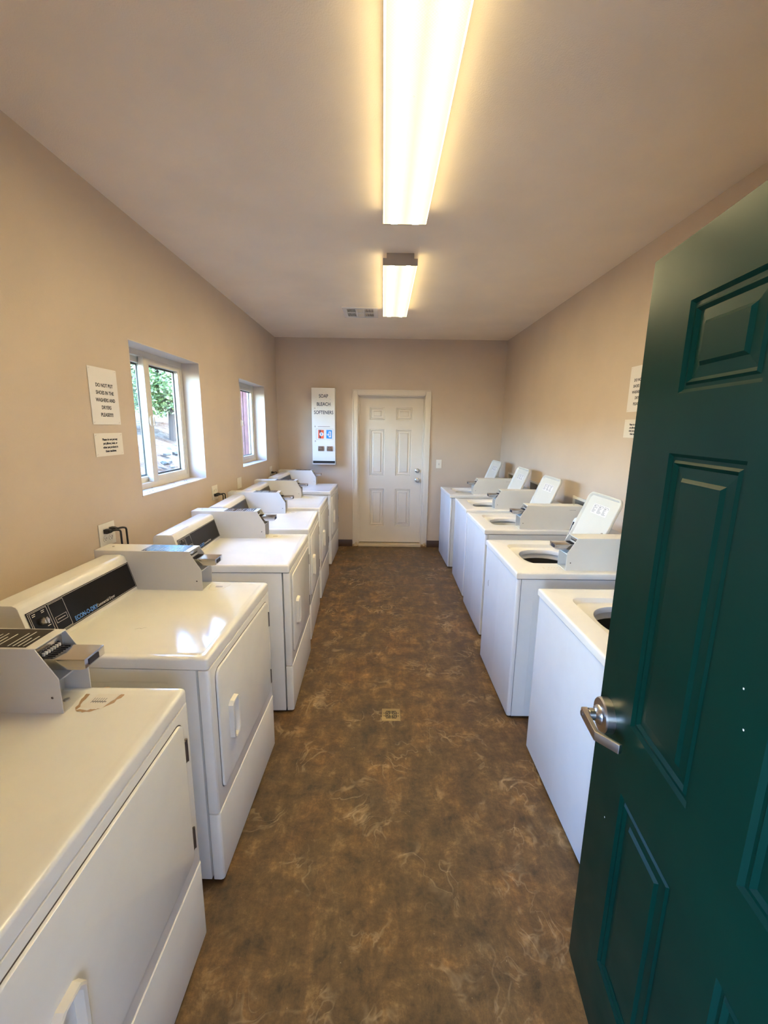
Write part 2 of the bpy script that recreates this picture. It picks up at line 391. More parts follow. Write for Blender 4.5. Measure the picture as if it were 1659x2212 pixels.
# ------------------------------------------------------------------ panelled doors
PROF = [(0, 0), (.007, -.0065), (.014, -.0065), (.019, -.0025), (.026, -.0085), (.048, -.0070), (.055, -.0015)]
def door_slab(w_, h_, t_, panels, prof=PROF):
    """slab in the xz plane, front face at y=0 facing -y, x 0..w, z 0..h"""
    b = holed('y', 0, t_, 0, w_, 0, h_, panels, reveal=False)
    for (a, c, d, e) in panels:
        for side in (0, 1):
            rows = []
            for ins, dep in prof:
                y = -dep if side == 0 else t_+dep
                rows.append([(a+ins, y, d+ins), (c-ins, y, d+ins), (c-ins, y, e-ins), (a+ins, y, e-ins)])
            b.loops(rows, False, True)
    bmesh.ops.remove_doubles(b.bm, verts=b.bm.verts, dist=1e-5); bmesh.ops.recalc_face_normals(b.bm, faces=b.bm.faces)
    return b
def knob_mb(M, r=.027, l=.055):
    b = MB(); b.lathe([(0, 0), (.032, 0), (.032, .004), (.024, .010), (.011, .014), (.011, l-.03), (r*.8, l-.024), (r, l-.012), (r*.85, l), (r*.45, l+.004), (0, l+.004)], M, 28, False); return b

# closed cream door on the back wall
dw = DR-DL-.03; lf = YB+.085
root = empty('door_1', ((DL+DR)/2, YB, 0), kind='structure')
def put(o): o.location = -Vector(root.location); return o
mx = Matrix.Translation((DL+.015, lf, .045))
px = [(.155, .350, 1.715, 1.880), (.505, .725, 1.715, 1.880), (.155, .350, .955, 1.590), (.505, .725, .955, 1.590), (.155, .350, .235, .770), (.505, .725, .235, .770)]
px = [(.150, .355, a, c) if i % 2 == 0 else (.510, .725, a, c) for i, (_, _, a, c) in enumerate(px)]
sb = door_slab(dw, DT-.012-.045, .04, px, [(i_, d_*1.5) for i_, d_ in PROF]); bmesh.ops.transform(sb.bm, matrix=mx, verts=sb.bm.verts)
lo = put(sb.build('door_leaf', M_TRIM, root, smooth=False))
for z, l_ in ((1.075, .034), (.945, .055)):
    kb = knob_mb(Matrix.Translation((.488, lf, z)) @ Matrix.Rotation(PI/2, 4, 'X'), .024 if l_ < .05 else .028, l_)
    kb.build('deadbolt' if l_ < .05 else 'door_knob', M_STEEL, lo)
jb = MB(); jb.box(DL, DL+.015, YB-.002, YB+.16, .0, DT); jb.box(DR-.015, DR, YB-.002, YB+.16, .0, DT); jb.box(DL, DR, YB-.002, YB+.16, DT-.012, DT)
for a, c in ((DL+.015, DL+.027), (DR-.027, DR-.015)): jb.box(a, c, YB+.045, YB+.083, 0, DT-.012, .002)
jb.box(DL+.015, DR-.015, YB+.045, YB+.083, DT-.024, DT-.012)
put(jb.build('jamb', M_RUST, root, smooth=False))
cs = MB()
cw = .066
for (a, c, d, e) in ((DL-cw, DL+.004, 0, DT+cw), (DR-.004, DR+cw, 0, DT+cw), (DL+.004, DR-.004, DT-.002, DT+cw)):
    cs.box(a, c, YB-.012, YB+.001, d, e, .003); 
cs.box(DL-cw, DL-cw+.018, YB-.018, YB, 0, DT+cw, .003); cs.box(DR+cw-.018, DR+cw, YB-.018, YB, 0, DT+cw, .003); cs.box(DL-cw, DR+cw, YB-.018, YB, DT+cw-.018, DT+cw, .003)
put(cs.build('casing', M_RUST, root))
put(MB().box(DL+.015, DR-.015, YB-.01, YB+.16, 0, .034, .004).build('threshold', M_RESID2, root))
put(MB().box(DL+.012, DR-.012, YB+.165, YB+.185, .0, DT).build('dark_backing', M_DARK, root))

# open green door at the right, hinged on the doorway the camera stands in
HX, HY = .526, .175
ang = math.atan2(1.08-HY, .626-HX)
gw, gh, gt = .912, 2.042, .044
root = empty('door_2', (HX, HY, .008), kind='structure')
# door local: x from hinge to free edge, front (-y local) faces the room aisle (-x world)
root.rotation_euler = (0, 0, ang)
gp = []
for (a, c) in ((.142, .375), (.510, .742)):   # measured from the free edge, flipped below
    pass
cols = [(gw-.402, gw-.172), (gw-.770, gw-.540)]
for (a, c) in cols:
    for (d, e) in ((1.736, 1.914), (.958, 1.614), (.228, .769)): gp.append((a, c, d, e))
sb = door_slab(gw, gh, gt, gp)
# local front normal is -y; after rotation by ~84 deg -y points to +x, so mirror the slab to face the aisle
for v in sb.bm.verts: v.co.y = -v.co.y + 0
bmesh.ops.recalc_face_normals(sb.bm, faces=sb.bm.faces)
leaf = sb.build('door_leaf', M_GREEN, root, smooth=False)
# leaf now spans y -gt..0 with the aisle face at y=0 (normal +y local = -x world)
lx, lz = gw-.060, .905
def R_y(): return Matrix.Rotation(-PI/2, 4, 'X')   # lathe axis to +y
lm = MB(); lm.lathe([(0, 0), (.046, 0), (.046, .020), (.043, .024), (.026, .026), (.022, .034), (.0155, .038), (.0155, .052), (0, .052)], Matrix.Translation((lx, 0, lz)) @ R_y(), 40, False)
rose = lm.build('lever_rose', M_STEEL, leaf, label='brushed round rose of the door lever')
lv = MB()
lv.lathe([(0, .03), (.0125, .03), (.0125, .066), (0, .066)], Matrix.Translation((lx, 0, lz)) @ R_y(), 28, False)
hz = .0125
pts = [(lx+.013, .052), (lx+.011, .070), (lx-.088, .070), (lx-.132, .028), (lx-.127, .018), (lx-.082, .057), (lx-.006, .057)]
t = MB(); t.prism(pts, 'z', lz-hz, lz+hz, .0025); lv.take(t.bm)
lv.build('lever_handle', M_STEEL, leaf)
kc = MB(); kc.lathe([(0, 0), (.007, 0), (.007, .002), (0, .002)], Matrix.Translation((lx, .070, lz)) @ R_y(), 20, False); kc.build('keyhole', M_HINGE, leaf)
lt = MB().box(gw-.001, gw+.002, -gt+.008, -.008, lz-.03, lz+.03); lt.build('latch_plate', M_STEEL, leaf)
for z in (.25, 1.0, 1.8):
    hb = MB(); hb.lathe([(0, -.05), (.008, -.05), (.008, .05), (0, .05)], Matrix.Translation((-.012, -.008, z)), 14, False); hb.build('hinge', M_STEEL, leaf)
sw = MB().box(.0, gw, -gt+.004, -.004, -.006, .001); sw.build('door_sweep', M_DKSTEEL, leaf)
for u, z in ((.43, 1.262), (.415, 1.20), (.80, .63)):
    MB().box(u, u+.0025, 0, .0006, z, z+.003).build('paint_chip', M_SILVER, leaf)
# frame of the doorway
b = MB(); b.box(-.40, -.38, YF0-.002, YF1+.002, 0, 2.085); b.box(.525, .535, YF0-.002, YF1+.002, 0, 2.085); b.box(-.40, .535, YF0-.002, YF1+.002, 2.065, 2.085)
struct('trim_1', b, M_GREEN, smooth=False)
struct('trim_2', MB().box(-.38, .525, YF0-.03, YF1, 0, .012, .003), M_DKSTEEL)

# ------------------------------------------------------------------ coin meter (shared by dryers and washers)
def coin_meter(parent, ox, y0, zt, s, wd=.112):
    """front at local x=ox facing s*x, base at zt, across y0..y0+wd; body runs back .49"""
    def X(d): return ox - s*d          # d = depth behind the front
    y1 = y0+wd; t = .003
    prof = [(0, 0), (0, .100), (.053, .186), (.490, .186), (.490, 0)]
    b = MB()
    for ya, yb in ((y0, y0+t), (y1-t, y1)): b.prism([(X(d), zt+z) for d, z in prof], 'y', ya, yb, .0008, seg=1)
    b.prism([(X(d), zt+z) for d, z in ((.050, .183), (.050, .1865), (.490, .1865), (.490, 0), (.487, 0), (.487, .183))], 'y', y0+t*.3, y1-t*.3, .0006, seg=1)
    b.prism([(X(d), zt+z) for d, z in ((.075, .002), (.075, .095), (.062, .095), (.062, .183), (.48, .183), (.48, .002))], 'y', y0+t, y1-t)
    b.prism([(X(d), zt+z) for d, z in ((0, .0), (0, .003), (.075, .003), (.075, 0))], 'y', y0+t, y1-t)
    ya, yb = (y0+t, y0+wd*.62) if s > 0 else (y0+wd*.38, y1-t)
    b.prism([(X(d), zt+z) for d, z in ((.001, .092), (.001, .096), (.062, .112), (.062, .092))], 'y', y0+t, y1-t)
    body = b.build('coin_meter', M_BOX, parent)
    # slide mechanism
    q = MB(); yc = (y0+y1)/2; hw = .040
    q.prism([(X(d), zt+z) for d, z in ((.0615, .113), (.0615, .175), (.058, .175), (.058, .113))], 'y', yc-hw-.006, yc+hw+.006)
    q.prism([(X(d), zt+z) for d, z in ((.058, .116), (.058, .146), (.040, .148), (-.062, .148), (-.062, .121), (-.045, .118))], 'y', yc-hw, yc+hw, .0015)
    sl_ = q.build('coin_slide', M_CHROME, body)
    MB().box(min(X(-.0625), X(-.064)), max(X(-.0625), X(-.064)), yc-hw*.65, yc+hw*.35, zt+.126, zt+.142).build('slide_label', M_INK, body)
    e = MB()
    for k in range(8):
        yy = yc-hw*.82+k*hw*1.64/7
        e.box(min(X(.054), X(.026)), max(X(.054), X(.026)), yy-.0016, yy+.0016, zt+.1485, zt+.150)
        e.box(min(X(.0575), X(.056)), max(X(.0575), X(.056)), yy-.0028, yy+.0028, zt+.152, zt+.162)
    e.build('coin_slot', M_INK, body, smooth=False)
    k_ = MB()
    for k in range(7):
        yy = yc-hw*.82+(k+.5)*hw*1.64/7
        k_.box(min(X(.0575), X(.050)), max(X(.0575), X(.050)), yy-.0022, yy+.0022, zt+.150, zt+.159, .001)
    k_.build('coin_guide', M_WHITE, body)
    # lock box and screws in the lower cavity
    c = MB(); c.box(min(X(.0745), X(.055)), max(X(.0745), X(.055)), y0+.012, y0+wd*.60, zt+.028, zt+.090, .003)
    c.build('lock_plate', M_FIXEND, body)
    R_ = Matrix.Rotation(s*PI/2, 4, 'Y'); MB().lathe([(0, 0), (.011, 0), (.011, .006), (.005, .008), (0, .008)], Matrix.Translation((X(.055), y0+wd*.32, zt+.060)) @ R_, 20, False).build('lock', M_STEEL, body)
    for rr_, hh_, (dx, yy_, zz_) in ((.009, .004, (.030, y0+wd*.48, .003)), (.006, .003, (.028, y0+wd*.14, .003)), (.006, .003, (.44, yc+.01, .1865))):
        MB().lathe([(0, 0), (rr_, 0), (rr_*.8, hh_*.8), (0, hh_)], Matrix.Translation((X(dx), yy_, zt+zz_)), 16, False).build('screw', M_STEEL, body)
    d = MB(); d.lathe([(0, 0), (.0035, 0), (.002, .001), (0, .001)], Matrix.Translation((X(.024), y0, zt+.046)) @ Matrix.Rotation(PI/2, 4, 'X'), 10, False)
    d.build('rivet', M_HINGE, body)
    return body, X

def meter_label(body, X, y0, zt, wd, dark=True):
    z = zt+.1868
    xa, xb = sorted((X(.078), X(.275)))
    MB().box(xa, xb, y0+.006, y0+wd-.006, z, z+.0006).build('instruction_plate', M_BLACK, body, smooth=False)
    rr = random.Random(11); b = MB(); n = 14
    for k in range(n):
        xm = xa+(xb-xa)*(k+.8)/(n+.6)
        if k in (4, 9): continue
        b.box(xm-.0016, xm+.0016, y0+.012, y0+.012+(wd-.024)*(.45+.55*rr.random()), z+.0006, z+.0009)
    b.box(xa+.001, xa+.003, y0+.008, y0+wd-.008, z+.0006, z+.0009)
    b.build('plate_print', M_SILVER, body, smooth=False)

# ------------------------------------------------------------------ dryers
DWID, DH = .708, .912
def rectloop(x0, x1, y0, y1, z, r=.012, n=5):
    return [(x, y, z) for x, y in rrect((x0+x1)/2, (y0+y1)/2, (x1-x0)/2, (y1-y0)/2, r, n)]
def make_dryer():
    root = empty('clothes_dryer')
    W_ = DWID
    b = MB(); b.box(-.705, -.0425, .004, W_-.004, .014, .8665, .002)
    for yy in (.0015, W_-.003): b.box(-.60, -.14, yy+.001, yy+.0025, .815, .821, .0007)   # pressed line on each side
    b.build('cabinet', M_ENAMEL, root)
    MB().box(-.690, -.03, .02, W_-.02, 0, .0155).build('base', M_DARK, root)
    b = MB(); prof = [(-.0395, .002), (-.004-.010, .002), (-.006, .005), (-.003, .012), (-.003, W_-.012), (-.006, W_-.005), (-.014, W_-.002), (-.0395, W_-.002)]
    b.prism(prof, 'z', .3035, .8665, .003); b.build('front_panel', M_ENAMEL, root).location.x = .005
    prof = [(x+.002 if x > -.03 else x, y) for x, y in prof]
    b = MB(); b.prism(prof, 'z', .016, .299, .003); b.build('toe_panel', M_ENAMEL, root).location.x = .005
    # top: rolled edge, shallow raised rim
    b = MB(); x0, x1, y0, y1 = -.722, .0005, 0, W_
    rows = [rectloop(x0, x1, y0, y1, .8715), rectloop(x0, x1, y0, y1, DH-.010)]
    for k in (1, 2, 3, 4):
        a = PI/2*k/4; i = .010*(1-math.cos(a)); rows.append(rectloop(x0+i, x1-i, y0+i, y1-i, DH-.010+.010*math.sin(a)))
    rows += [rectloop(x0+.024, x1-.024, y0+.024, y1-.024, DH), rectloop(x0+.034, x1-.034, y0+.034, y1-.034, DH-.0035)]
    b.loops(rows, True, True); b.build('top_panel', M_TOP, root, recalc=True)
    # door with shallow outline and pull
    b = MB()
    def dl(i, x): return [(x, y, z) for y, z in rrect((.048+.655)/2, (.364+.838)/2, (.655-.048)/2-i, (.838-.364)/2-i, .028-min(i, .02), 6)]
    b.loops([dl(0, -.0035), dl(0, .0025), dl(.0012, .0045), dl(.004, .0055)], False, True)
    door = b.build('door', M_ENAMEL, root, recalc=True); door.location.x = .005
    g_ = MB(); g_.loops([dl(-.0032, -.0028), dl(-.0032, -.0022), dl(.001, -.0022)], False, False); g_.build('door_gap', M_HINGE, door)
    out = [(.118, .660), (.178, .676), (.196, .640), (.196, .530), (.176, .505), (.118, .520)]
    out = [(.122, .652), (.136, .664), (.180, .664), (.194, .648), (.190, .518), (.176, .503), (.140, .503), (.124, .518)]
    cyy = .158; czz = .583
    def hl(s, x): return [(x, cyy+(y-cyy)*s, czz+(z-czz)*(1-(1-s)*.35)) for y, z in out]
    b = MB(); b.loops([hl(1.0, .005), hl(.95, .022), hl(.84, .024), hl(.66, .022), hl(.52, .003)], False, True)
    b.build('door_pull', M_PLAST, door, recalc=True)
    for z in (.738, .432):
        b = MB(); b.box(-.003, .0055, .652, .664, z-.035, z+.035, .001); b.lathe([(0, -.036), (.004, -.036), (.004, .036), (0, .036)], Matrix.Translation((.0035, .664, z)), 10, False)
        b.build('hinge', M_HINGE, door)
    # console
    P = [(-.577, .9085), (-.616, 1.048), (-.619, 1.062), (-.625, 1.071), (-.637, 1.0765), (-.712, 1.0765), (-.726, 1.070), (-.733, 1.055), (-.733, .9085)]
    b = MB(); b.prism(P, 'y', .014, .596, .004); con = b.build('control_console', M_ENAMEL, root)
    ux, uz = -.272, .962
    Mf = frame((-.577+.0012, 0, .9125), (0, 1, 0), (ux, 0, uz))
    strips(Mf, [(.030, .588, .014, .134)], .0012).build('control_panel', M_BLACK, con, smooth=False)
    Mt = Mf @ Matrix.Translation((0, 0, .0013))
    li = []
    def outline(a, c, d, e, w_=.0014): li.extend([(a, c, d, d+w_), (a, c, e-w_, e), (a, a+w_, d, e), (c-w_, c, d, e)])
    outline(.034, .584, .017, .131); outline(.040, .112, .040, .127); outline(.040, .112, .021, .037); outline(.120, .188, .021, .127); outline(.128, .180, .052, .074)
    for (a, c, v) in ((.048, .062, .118), (.048, .060, .112), (.086, .100, .118), (.086, .098, .112), (.046, .058, .060), (.090, .104, .060), (.050, .060, .052), (.136, .172, .062), (.050, .100, .028)): li.append((a, c, v, v+.0022))
    strips(Mt, li).build('panel_lines', M_SILVER, con, smooth=False)
    text('ECON-O-DRY', .024, M_BLUE, Mt @ Matrix.Translation((.205, .024, 0)), 'lettering', con, .82, .0006)['label'] = 'blue lettering along the lower edge of the black panel'
    text('Commercial Dryer', .0165, M_SILVER, Mt @ Matrix.Translation((.325, .026, 0)), 'lettering', con, .88, .0001)
    b = MB(); t = MB(); t.lathe([(0, 0), (.015, 0), (.014, .006), (.010, .016), (0, .017)], None, 24, False); t.box(-.003, .003, -.012, .012, .012, .020, .001); b.take(t.bm, Mt @ Matrix.Translation((.080, .084, 0))); b.build('knob', M_CHROME, con)
    body, X = coin_meter(root, -.272, .590, DH-.0035, 1)
    meter_label(body, X, .590, DH-.0035, .112)
    return root
proto = make_dryer()
def bits_parent(o, root): o.parent = root; return o
def wob(cx, cy, rx, ry, z, seed, n=28, j=.25, rot=0):
    rr = random.Random(seed); ph = [rr.random()*6 for _ in range(3)]
    out = []
    for i in range(n):
        a = 2*PI*i/n; k = 1+j*.5*(math.sin(2*a+ph[0])+.5*math.sin(5*a+ph[1])+.4*math.sin(7*a+ph[2]))
        x, y = rx*k*math.cos(a), ry*k*math.sin(a); out.append((cx+x*math.cos(rot)-y*math.sin(rot), cy+x*math.sin(rot)+y*math.cos(rot), z))
    return out
def ribbon(pts, ws, z):
    b = MB(); L1, L2 = [], []
    for i, (x, y) in enumerate(pts):
        a = Vector(pts[max(i-1, 0)]); c = Vector(pts[min(i+1, len(pts)-1)]); d = (c-a).normalized(); n = Vector((-d.y, d.x))*ws[i]/2
        L1.append((x+n.x, y+n.y, z)); L2.append((x-n.x, y-n.y, z))
    b.loops([L1, L2], closed=False); return b
ZT = DH-.0035+.0004
def tape_ring(root, x0, x1, y0, y1, heavy):
    rr = random.Random(5+int(heavy))
    segs = [((x0, y1), (x0-.004, (y0+y1)/2), (x0+.012, y0)), ((x0+.012, y0), ((x0+x1)/2, y0-.010), (x1-.03, y0+.004)), ((x1-.03, y0+.004), (x1, y0+.03), (x1+.004, y1-.012)), ((x0, y1), (x0+.03, y1+.012), (x0+.045, y1+.010))]
    b = MB()
    for s in segs:
        pts = []; n = 9
        for i in range(n):
            t = i/(n-1); p = [(1-t)**2*s[0][k]+2*t*(1-t)*s[1][k]+t*t*s[2][k] for k in (0, 1)]
            pts.append((p[0]+rr.uniform(-1, 1)*.0018, p[1]+rr.uniform(-1, 1)*.0018))
        ws = [(.014 if heavy else .004)*rr.uniform(.3, 1.0) for _ in pts]; ws[0] = ws[-1] = .001
        q = ribbon(pts, ws, ZT); b.take(q.bm)
    b.build('tape_residue', M_RESID if heavy else M_RESID2, root, smooth=False, label='brown smeared tape residue around an old sticker')
    st = MB(); st.bm.faces.new([st.bm.verts.new(p) for p in [(x0+.014, y0+.010, ZT+.0002), (x1-.018, y0+.006, ZT+.0002), (x1-.006, y1-.02, ZT+.0002), (x0+.03, y1-.006, ZT+.0002)]])
    st.build('sticker', M_PAPER2, root, smooth=False)
    m = MB()
    for k in range(6):
        xx = x0+.03+k*(x1-x0-.055)/6; m.box(xx, xx+.006+.002*(k % 2), y0+.034, y0+.038, ZT+.0003, ZT+.0006); m.box(xx, xx+.0015, y0+.030, y0+.052, ZT+.0003, ZT+.0006)
    m.build('sticker_print', M_GREYINK, root, smooth=False)
DR_ = [(-.567, .421, .0), (-.569, 1.283, .021), (-.508, 2.249, -.023), (-.544, 3.102, -.050), (-.582, 3.931, -.019), (-.608, 4.984, .017)]
DLAB = ['white coin dryer nearest the camera, thick brown tape residue on its top',
        'white coin dryer below the double outlet plate, second from the camera',
        'white coin dryer under the nearer window, third from the camera',
        'white coin dryer between the two windows, beside the outlet with one black cord',
        'white coin dryer under the farther window, fifth from the camera',
        'white coin dryer against the back wall, under the soap dispenser']
dryers = []
for i, (x, y, rz) in enumerate(DR_):
    o = proto if i == 0 else copy_tree(proto)
    o.location = (x, y, 0); o.rotation_euler = (0, 0, -rz); o['label'] = DLAB[i]; o['category'] = 'dryer'; o['group'] = 'coin dryers along the window wall'; dryers.append(o)
for i, o in enumerate(dryers[:4]):
    tape_ring(o, -.262, -.168 if i == 0 else -.175, .605, .695, i == 0)
m = MB(); c = [(-.36, .20), (-.352, .207), (-.345, .210), (-.338, .206), (-.330, .214), (-.322, .216)]
ribbon([(x, y) for x, y in c], [.001, .002, .0015, .002, .0015, .0008], ZT).build('scratch', M_GREYINK, dryers[1], smooth=False)

# ------------------------------------------------------------------ washers
WWID, WH = .705, .896
def make_washer():
    """origin at the far front floor corner; x runs back to the wall, y runs 0..-WWID toward the camera"""
    root = empty('washing_machine')
    W_ = WWID
    b = holed('z', .014, .857, .0285, .665, -W_+.003, -.003, [(.034, .657, -W_+.011, -.011)])
    for yy in (-W_+.0015,):
        for a, c in ((.10, .29), (.36, .55)):
            b.box(a, c, yy, yy+.002, .800, .803); b.box(a, a+.003, yy, yy+.002, .06, .803); b.box(c-.003, c, yy, yy+.002, .06, .803)
    b.build('cabinet', M_WASH, root, smooth=False)
    MB().box(.03, .65, -W_+.02, -.02, 0, .0155).build('base', M_DARK, root)
    prof = [(.0255, -W_+.002), (.012, -W_+.002), (.005, -W_+.006), (.003, -W_+.014), (.0015, -W_*.5), (.003, -.014), (.005, -.006), (.012, -.002), (.0255, -.002)]
    b = MB(); b.prism(prof, 'z', .016, .8565, .0012); b.build('front_panel', M_WASH, root)
    # top with lid recess and round opening
    cx, cyy = .303, -.325     # opening centre
    x0, x1, y0, y1 = -.002, .672, -W_, 0
    angs = sorted({*[2*PI*i/96 for i in range(96)], *[math.atan2(yy-cyy, xx-cx) % (2*PI) for xx in (x0, x1) for yy in (y0, y1)]})
    def ray(a, X0, X1, Y0, Y1):
        c, s = math.cos(a), math.sin(a); t = min(((X1-cx)/c if c > 1e-9 else (X0-cx)/c if c < -1e-9 else 9e9), ((Y1-cyy)/s if s > 1e-9 else (Y0-cyy)/s if s < -1e-9 else 9e9))
        return cx+t*c, cyy+t*s
    def rl(i, z, R=(x0, x1, y0, y1)): return [(*ray(a, R[0]+i, R[1]-i, R[2]+i, R[3]-i), z) for a in angs]
    def sup(hx, hy, z, n=5.0, ox=0):
        out = []
        for a in angs:
            c, s = math.cos(a), math.sin(a); t = 1/((abs(c)/hx)**n+(abs(s)/hy)**n)**(1/n); out.append((cx+ox+t*c, cyy+t*s, z))
        return out
    b = MB(); rows = [rl(0, .8615), rl(0, WH-.010)]
    for k in (1, 2, 3, 4):
        a = PI/2*k/4; rows.append(rl(.010*(1-math.cos(a)), WH-.010+.010*math.sin(a)))
    rows += [sup(.206, .206, WH, 9), sup(.203, .203, WH-.005, 9), sup(.190, .194, WH-.019, 8), sup(.176, .184, WH-.023, 3.4), sup(.166, .176, WH-.024, 2.4), sup(.160, .170, WH-.027, 2.3), sup(.157, .167, WH-.038, 2.3), sup(.158, .168, WH-.052, 2.3)]
    b.loops(rows); b.build('top_panel', M_TOP, root, recalc=True)
    b = MB(); b.box(.098, .106, -.250, -.222, WH-.023, WH-.014, .002); b.build('lid_bumper', M_FIXEND, root)
    MB().box(.098, .106, -.425, -.400, WH-.023, WH-.014, .002).build('lid_bumper', M_FIXEND, root)
    T = Matrix.Translation((cx, cyy, 0))
    b = MB(); b.lathe([(.262, .845), (.262, .30), (.02, .29), (.02, .30), (.252, .31), (.252, .845)], T, 48, False); tub = b.build('wash_tub', M_DKSTEEL, root, recalc=True)
    b = MB(); b.lathe([(.262, .830), (.258, .846), (.215, .850), (.188, .838), (.176, .812), (.182, .806), (.200, .826), (.250, .828)], T, 48, False); b.build('tub_ring', M_PLAST, tub, recalc=True)
    b = MB(); b.lathe([(.13, .31), (.10, .36), (.055, .44), (.042, .60), (.040, .715), (.030, .735), (0, .738)], T, 32, False)
    for k in range(4):
        t = MB(); t.box(.035, .115, -.006, .006, .33, .52, .004); b.take(t.bm, T @ Matrix.Rotation(k*PI/2, 4, 'Z'))
    b.build('agitator', M_PLAST, tub)
    # open lid leaning back
    sn, cs_ = math.sin(math.radians(22)), math.cos(math.radians(22)); H = (.503, -.130, .905)
    Ml = frame(H, (0, -1, 0), (sn, 0, cs_))        # u toward the camera, v up the lid, n = r x u -> (-cs,0,sn)
    lw, ll = .390, .392
    def lo_(i, n, r=.045): return [Vector((x, y, n)) for x, y in rrect(lw/2, ll/2, lw/2-i, ll/2-i, r-min(i, .03), 8)]
    rows = [lo_(.006, -.006), lo_(0, 0), lo_(0, .010), lo_(.003, .0125), lo_(.009, .0125), lo_(.014, .009), lo_(.020, .001), lo_(.024, .0)]
    b = MB(); b.loops(rows, True, True); bmesh.ops.transform(b.bm, matrix=Ml, verts=b.bm.verts); lid = b.build('lid', M_LID, root, recalc=True)
    Mk = Ml @ Matrix.Translation((0, 0, .0003)); strips(Mk, [(.10, .285, .262, .325)], .0004).build('lid_label', M_PAPER, lid, smooth=False)
    rr = random.Random(2); li = []
    for cxx in range(3):
        u0 = .104+cxx*.061
        li.append((u0, u0+.052, .318, .3205)); li.append((u0+.046, u0+.052, .309, .316)); li.append((u0+.004, u0+.030, .308, .313))
        for k in range(9): li.append((u0+.002, u0+.020+.034*rr.random(), .302-k*.0042, .304-k*.0042))
    strips(Mk @ Matrix.Translation((0, 0, .0004)), li).build('label_print', M_GREYINK, lid, smooth=False)
    b = MB(); t = MB(); t.lathe([(0, 0), (.009, 0), (.008, .006), (0, .007)], None, 18, False); b.take(t.bm, Ml @ Matrix.Translation((.335, .165, 0))); b.build('lid_bolt', M_FIXEND, lid)
    for ya in (-.155, -.505): MB().box(.496, .512, ya, ya+.015, WH-.004, WH+.016, .003).build('lid_hinge', M_PLAST, root)
    # console behind the lid
    P = [(.540, .8925), (.590, 1.055), (.597, 1.066), (.610, 1.071), (.675, 1.071), (.686, 1.060), (.690, .8925)]
    b = MB(); b.prism(P, 'y', -.525, -.030, .004); con = b.build('control_console', M_WASH, root)
    d = Vector((.050, 0, .1625)).normalized(); Mc = frame((.540-.0012, -.035, .894), (0, -1, 0), d)
    strips(Mc, [(.008, .478, .012, .155)], .0012).build('control_panel', M_BLACK, con, smooth=False)
    for u in (.05, .12):
        b = MB(); t = MB(); t.lathe([(0, 0), (.017, 0), (.015, .008), (.011, .017), (0, .018)], None, 22, False); b.take(t.bm, Mc @ Matrix.Translation((u, .085, .0012))); b.build('knob', M_CHROME, con)
    strips(Mc @ Matrix.Translation((0, 0, .0013)), [(.02, .16, .03, .033), (.02, .16, .13, .133), (.02, .023, .03, .133), (.19, .40, .03, .036)]).build('panel_lines', M_SILVER, con, smooth=False)
    body, X = coin_meter(root, .282, -.660, WH-.001, -1)
    xa, xb = sorted((X(.42), X(.36)))
    z = WH+.165
    b = MB(); b.box(X(.38), X(.43), -.6603, -.6598, z-.012, z-.010); b.build('stamped_mark', M_GREYINK, body, smooth=False)
    # worn sticker in front of the meter
    m_ = MB()
    for k in range(5): m_.box(.205+k*.016, .213+k*.016, -.612, -.606, WH-.0001, WH+.0004)
    for k in range(6): m_.box(.19+k*.015, .199+k*.015, -.640+.003*(k % 2), -.637+.003*(k % 2), WH-.0001, WH+.0003)
    m_.box(.175, .178, -.628, -.600, WH-.0001, WH+.0003)
    m_.build('sticker_residue', M_RESID2, root, smooth=False)
    return root
WS = [(.781, 1.997, 0), (.742, 2.925, -.003), (.799, 3.923, -.004), (.821, 4.735, .010), (.781, 5.652, -.025)]
WLAB = ['white top-loading washer nearest the camera, half hidden by the green door',
        'white top-loading washer, second from the camera, small dark scuff on its front',
        'white top-loading washer in the middle of the row of five',
        'white top-loading washer, second from the back wall',
        'white top-loading washer next to the back wall, below the light switch side']
wp = make_washer(); washers = []
for i, (x, y, rz) in enumerate(WS):
    o = wp if i == 0 else copy_tree(wp)
    o.location = (x, y, 0); o.rotation_euler = (0, 0, -rz); o['label'] = WLAB[i]; o['category'] = 'washing machine'; o['group'] = 'open-lidded washers along the right wall'; washers.append(o)
b = MB(); pts = [(.0008, -.13+.012*math.cos(a), .62+.02*math.sin(a)) for a in [PI*k/8-PI/2 for k in range(9)]]
b.tube(pts, .0012, 6); b.build('scuff', M_GREYINK, washers[1])

